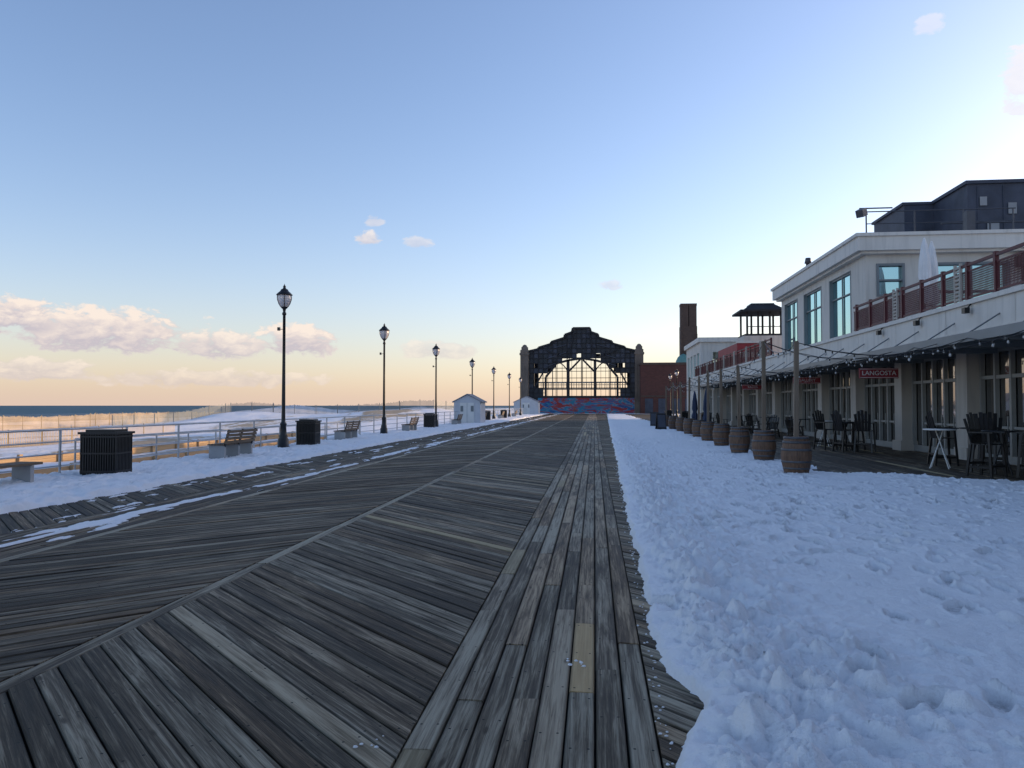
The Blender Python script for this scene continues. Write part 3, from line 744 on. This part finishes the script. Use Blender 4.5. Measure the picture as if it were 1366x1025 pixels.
m=MB(); m.box(-.25,14.2,-.55,11.7,8.0,8.45); obj('cornice',m.mesh('cornice',[M_trim]),parent=e)
m=MB(); m.box(.15,.19,.9,10.6,4.5,7.1); m.box(1.1,5.9,-.1,-.06,4.8,7.1); obj('windows',m.mesh('windows',[M_glass]),parent=e)
e=empty('red_signboard_wall',(11.0,60,4.42)); m=MB(); m.box(0,2.2,0,.2,0,2.1); m.box(0,.15,.2,9,0,2.0); m.box(-.08,2.28,-.06,.0-.002,2.0,2.18,1); m.box(.2,2,-.03,-.003,.9,1.3,1)
obj('panels',m.mesh('panels',[M_redp,M_trim]),parent=e)
e=empty('roof_lookout_tower',(13.4,63,4.42)); m=MB()
m.box(-1.6,1.6,-1.5,1.5,0,2.7); obj('base',m.mesh('base',[M_white]),parent=e)
m=MB()
for x in (-1.3,-.45,.45,1.3):
    for y in (-1.3,1.3): m.box(x-.07,x+.07,y-.07,y+.07,2.7,4.6)
m.box(-1.5,1.5,-1.5,1.5,2.7,2.85);m.box(-1.4,1.4,-1.42,-1.38,3.4,3.46)
m.box(-1.9,1.9,-1.9,1.9,4.6,4.75); m.lathe([(2.3,4.75),(1.3,5.25),(1.25,5.35),(0,5.45)],(0,0),4,sm=False,rot=math.pi/4); obj('lookout',m.mesh('lookout',[M_steel]),parent=e)
m=MB(); m.box(14,22,48,58,4.42,6.9); m.box(15.5,22,66,76,4.42,7.2); e=empty('terrace_rooms'); obj('walls',m.mesh('walls',[M_white]),parent=e)
e=empty('distant_town_block'); m=MB()
for x,y,w,d_,h in ((40,300,30,20,9),(80,360,40,20,14),(-20,420,60,20,5),(35,230,18,15,8)): m.box(x,x+w,y,y+d_,-.5,h)
obj('walls',m.mesh('walls',[M_brick2]),parent=e)
# ---------------------------------------------------------------- barrels & posts
m=MB(); prof=[(0,0),(.255,0),(.285,.12),(.325,.3),(.34,.44),(.325,.58),(.285,.76),(.26,.88),(.245,.88),(.24,.85),(0,.85)]
n=24;vs=[]
for r,z in prof:
    for i in range(n*2):
        t=2*math.pi*i/(n*2); rr=r-(.006 if i%2 else 0); vs.append((rr*math.cos(t),rr*math.sin(t),z))
k=n*2; m.add(vs,[(j*k+i,j*k+(i+1)%k,(j+1)*k+(i+1)%k,(j+1)*k+i) for j in range(len(prof)-1) for i in range(k)],0,False)
for z,r in ((.03,.268),(.14,.296),(.29,.328),(.56,.332),(.73,.299),(.83,.277)): m.lathe([(r-.01,z-.003),(r+.004,z),(r+.0,z+.045),(r-.012,z+.048)],n=32,m=1)
m.lathe([(0,.87),(.12,.868),(.238,.853)],n=20,m=2)
bar=m.mesh('wooden_barrel',[M_barrel,M_hoop,M_snow])
posts=[]
for i,(x,y) in enumerate(((4.6,18.0),(4.83,22.4),(4.76,25.7),(4.9,30.1),(4.95,33.9),(5.1,38),(5.15,42.2),(5.2,46.5),(5.2,51),(5.2,56))):
    obj('wooden_barrel',bar,(x,y,.01),random.random()*6)
    h=(3.05,3.42,2.9,3.0,3.1,3.0,3.1,3.0,3.1,3.0)[i]; tl=random.uniform(-.04,.04)
    mm=MB(); mm.obox((0,0,.87),(tl,0,h),.095,.095); mm.cyl((tl,0,h),(tl,0,h+.03),.05,n=6); obj('string_light_post',mm.mesh('string_light_post',[M_post]),(x,y,0)); posts.append((x+tl,y,h))
m=MB()
def cat(a,b_,sag,nb):
    P=[]
    for i in range(nb+1):
        t=i/nb; P.append((a[0]+(b_[0]-a[0])*t,a[1]+(b_[1]-a[1])*t,a[2]+(b_[2]-a[2])*t-sag*4*t*(1-t)))
    for p,q in zip(P[:-1],P[1:]): m.cyl(p,q,.009,n=4)
    for p in P[1:-1]: m.cyl(p,(p[0],p[1],p[2]-.06),.018,n=5); m.lathe([(.0,p[2]-.13),(.024,p[2]-.115),(.028,p[2]-.09),(.018,p[2]-.06)],(p[0],p[1]),8,m=1)
for i,p in enumerate(posts):
    if i<len(posts)-1: cat(p,posts[i+1],.28,6)
    cat(p,(8.85,p[1]+1.2,3.2),.35,6); cat(p,(8.85,p[1]-1.8,3.2),.45,6)
for y in np.arange(10,64,3): cat((8.8,y,3.2),(8.8,y+3,3.2),.16,5)
obj('string_lights',m.mesh('string_lights',[M_black,M_mesh]))
# ---------------------------------------------------------------- furniture
def barchair(sh=.72,name='bar_chair'):
    m=MB()
    for x in (-.24,.24):
        m.obox((x*1.15,-.27,0),(x,-.2,sh+.28),.05,.05); m.obox((x*1.15,.28,0),(x,.2,sh),.05,.05)
        m.box(x-.04,x+.04,-.30,.24,sh+.26,sh+.29); m.obox((x*1.1,-.24,.22),(x*1.1,.25,.22),.03,.05)
    for i in range(4): m.box(-.25,.25,-.24+i*.115,-.14+i*.115,sh,sh+.025)
    m.obox((-.26,-.25,.25),(.26,-.25,.25),.03,.05); m.obox((-.26,.25,.3),(.26,.25,.3),.03,.05)
    for i in range(5):
        k=(i-2); hh=sh+.72-.035*k*k; m.obox((k*.085,.2,sh),(k*.115,.34,hh),.08,.02,up=(0,1,0))
    m.box(-.22,.22,.235,.255,sh+.28,sh+.34)
    return m.mesh(name,[M_black])
bc=barchair(); lc=barchair(.42,'patio_chair')
def btable(h=1.0,r=.38):
    m=MB(); m.lathe([(0,h),(r,h),(r,h-.03),(0,h-.03)],n=24)
    for i in range(4):
        a=i*math.pi/2+.3; m.cyl((.3*math.cos(a),.3*math.sin(a),0),(-.12*math.cos(a),-.12*math.sin(a),h-.03),.014,n=6)
    return m
tb=btable().mesh('white_bistro_table',[M_cream]); tk=btable(1.02,.42).mesh('bar_table',[M_black])
obj('white_bistro_table',tb,(8.75,20.4,0)); obj('white_bistro_table',tb,(9.0,31,0))
for x,y,r in ((9.35,19.2,2.2),(8.75,18.1,.6),(9.7,18.0,-2.2),(9.9,20.2,2.6),(9.3,21.5,1.5)): obj('bar_chair',bc,(x,y,0),r)
obj('bar_table',tk,(9.3,18.55,0)); obj('bar_table',tk,(9.9,20.9,0))
for x,y,r in ((8.6,27.3,1.9),(8.3,28.5,.5),(9.3,28.6,-1.2),(9.2,27.1,2.6),(8.4,33,1),(8.7,34.2,2.5),(8.2,38,1.5),(8.8,39,-.6),(8.4,44,.7),(9.1,45,2.2),(8.2,50,1),(8.5,56,2)): obj('patio_chair',bc if y<30 else lc,(x,y,0),r)
for x,y in ((8.8,27.9),(8.7,33.6),(8.5,38.5),(8.7,44.5)): obj('bar_table',tk,(x,y,0))
def hsign(x,y,z,w,h,txt):
    e=empty('hanging_sign',(x,y,z)); m=MB(); m.box(-w/2,w/2,-.03,.03,-h/2,h/2); m.box(-w/2+.02,w/2-.02,-.034,.034,-h/2+.02,-h/2+.035,1); m.box(-w/2+.02,w/2-.02,-.034,.034,h/2-.035,h/2-.02,1)
    for s in(-1,1): m.cyl((s*w*.4,0,h/2),(s*w*.4,0,3.1-z),.01,n=5,m=2)
    obj('board',m.mesh('board',[M_redp,M_cream,M_black]),parent=e)
    c=bpy.data.curves.new('lettering','FONT'); c.body=txt; c.size=h*.62; c.extrude=.004; c.align_x='CENTER'; c.align_y='CENTER'
    o=obj('lettering',c,(0,-.036,0),parent=e); o.rotation_euler=(math.pi/2,0,0); c.materials.append(M_cream)
hsign(9.5,26.6,2.68,1.25,.34,'LANGOSTA'); hsign(9.7,36,2.75,1.2,.3,'GALLERY'); hsign(9.5,47,2.7,1.2,.3,'TACOS')
m=MB()
for s in(-1,1): m.obox((0,s*.28,0),(0,s*.03,1.05),.6,.03,up=(0,1,0))
for s in(-1,1): m.obox((0,s*.27+s*.0,.15),(0,s*.075,.95),.48,.038,1,up=(0,1,0))
am=m.mesh('sandwich_board',[M_black,M_slate]); obj('sandwich_board',am,(4.3,50,.03),.2); obj('sandwich_board',am,(4.5,58,.03),-.1)
# ---------------------------------------------------------------- world
w=bpy.data.worlds.new('World'); sc.world=w; w.use_nodes=True; nt=w.node_tree
bg=nt.nodes['Background']; sky=nd(nt,'ShaderNodeTexSky'); sky.sky_type='NISHITA'; sky.sun_disc=False
sky.sun_elevation=math.radians(SUN_EL); sky.sun_rotation=math.radians(SUN_AZ); sky.air_density=1.0; sky.dust_density=1.0; sky.ozone_density=1.5
tc=nd(nt,'ShaderNodeTexCoord'); sx=nd(nt,'ShaderNodeSeparateXYZ'); nn=nd(nt,'ShaderNodeVectorMath',operation='NORMALIZE')
lk(nt,tc.outputs['Generated'],nn.inputs[0]); lk(nt,nn.outputs[0],sx.inputs[0])
az=mathn(nt,'MULTIPLY',mathn(nt,'ARCTAN2',sx.outputs[0],sx.outputs[1]),57.2958)
el=mathn(nt,'MULTIPLY',mathn(nt,'ARCSINE',sx.outputs[2]),57.2958)
cv=nd(nt,'ShaderNodeCombineXYZ'); lk(nt,az,cv.inputs[0]); lk(nt,mathn(nt,'MULTIPLY',el,1.9),cv.inputs[1])
cn=noise(nt,cv.outputs[0],.62,7,.62,.3)
clouds=[(-34.9,5.0,5.9,1.5,1),(-39.5,5.8,2.6,1.1,1),(-27.2,4.3,3.4,1.0,.9),(-21.9,4.8,2.8,1.15,1),(-38.3,2.3,3.4,.75,.65),(-28,1.9,8,.6,.5),(-17.0,12.3,.9,.55,.8),(-16.6,13.6,.7,.4,.55),(-13.3,12.1,1.0,.45,.5),
        (-11.5,4.2,3.0,.7,.5),(23,24.0,.9,.6,.5),(28,19.7,1.0,2.0,.85),(1.3,9,.9,.4,.45)]
tot=None;shade=None
for a,e_,hw,hh,op in clouds:
    dx=mathn(nt,'MULTIPLY_ADD',az,1/hw,-a/hw); dy=mathn(nt,'MULTIPLY_ADD',el,1/hh,-e_/hh)
    r2=mathn(nt,'ADD',mathn(nt,'MULTIPLY',dx,dx),mathn(nt,'MULTIPLY',dy,dy))
    v=mathn(nt,'MULTIPLY_ADD',cn,5.0,mathn(nt,'SUBTRACT',1.2-2.5,r2))
    k=mathn(nt,'MULTIPLY',mathn(nt,'MULTIPLY',v,1.5,clamp=True),op)
    k=mathn(nt,'MULTIPLY',k,mathn(nt,'LESS_THAN',r2,3.5))
    sh=mathn(nt,'MULTIPLY',k,dy)
    tot=k if tot is None else mathn(nt,'MAXIMUM',tot,k); shade=sh if shade is None else mathn(nt,'ADD',shade,sh)
lit=mathn(nt,'ADD',mathn(nt,'MULTIPLY',shade,.55),mathn(nt,'MULTIPLY_ADD',cn,2.4,-.65),clamp=True)
S=.15
ccol=mixc(nt,lit,(.50/S,.46/S,.55/S),(1.0/S,.85/S,.74/S))
ccol=mixc(nt,ramp(nt,mathn(nt,'MULTIPLY',el,1/30),[(.3,0.),(.6,.8)]),ccol,(.95/S,.92/S,.92/S))
skg=mixc(nt,1.0,sky.outputs[0],(1.72,1.70,2.0),'MULTIPLY')
hz=mathn(nt,'POWER',2.718,mathn(nt,'MULTIPLY',mathn(nt,'ABSOLUTE',el),-1/4.5))
base=mixc(nt,mathn(nt,'MULTIPLY',hz,.72),skg,(.90/S,.67/S,.57/S))
fin=mixc(nt,mathn(nt,'MULTIPLY',tot,.92),base,ccol)
lk(nt,fin,bg.inputs[0]); bg.inputs[1].default_value=S
sl=bpy.data.lights.new('sun','SUN'); sl.energy=4.2; sl.angle=math.radians(.5); sl.color=(1,.70,.42)
so=obj('sun',sl); a=math.radians(SUN_AZ);e_=math.radians(SUN_EL)
sd=Vector((math.sin(a)*math.cos(e_),math.cos(a)*math.cos(e_),math.sin(e_))); so.rotation_euler=sd.to_track_quat('Z','Y').to_euler(); so.location=(60,40,30)
cam=bpy.data.cameras.new('camera'); co=obj('camera',cam,(0,0,1.6)); cam.sensor_width=36; cam.lens=36*1010/1366
co.rotation_euler=(math.radians(90+1.62),0,math.radians(6.2)); cam.clip_end=20000; cam.clip_start=.05
sc.camera=co
sc.view_settings.view_transform='Standard'; sc.view_settings.look='None'; sc.view_settings.exposure=0
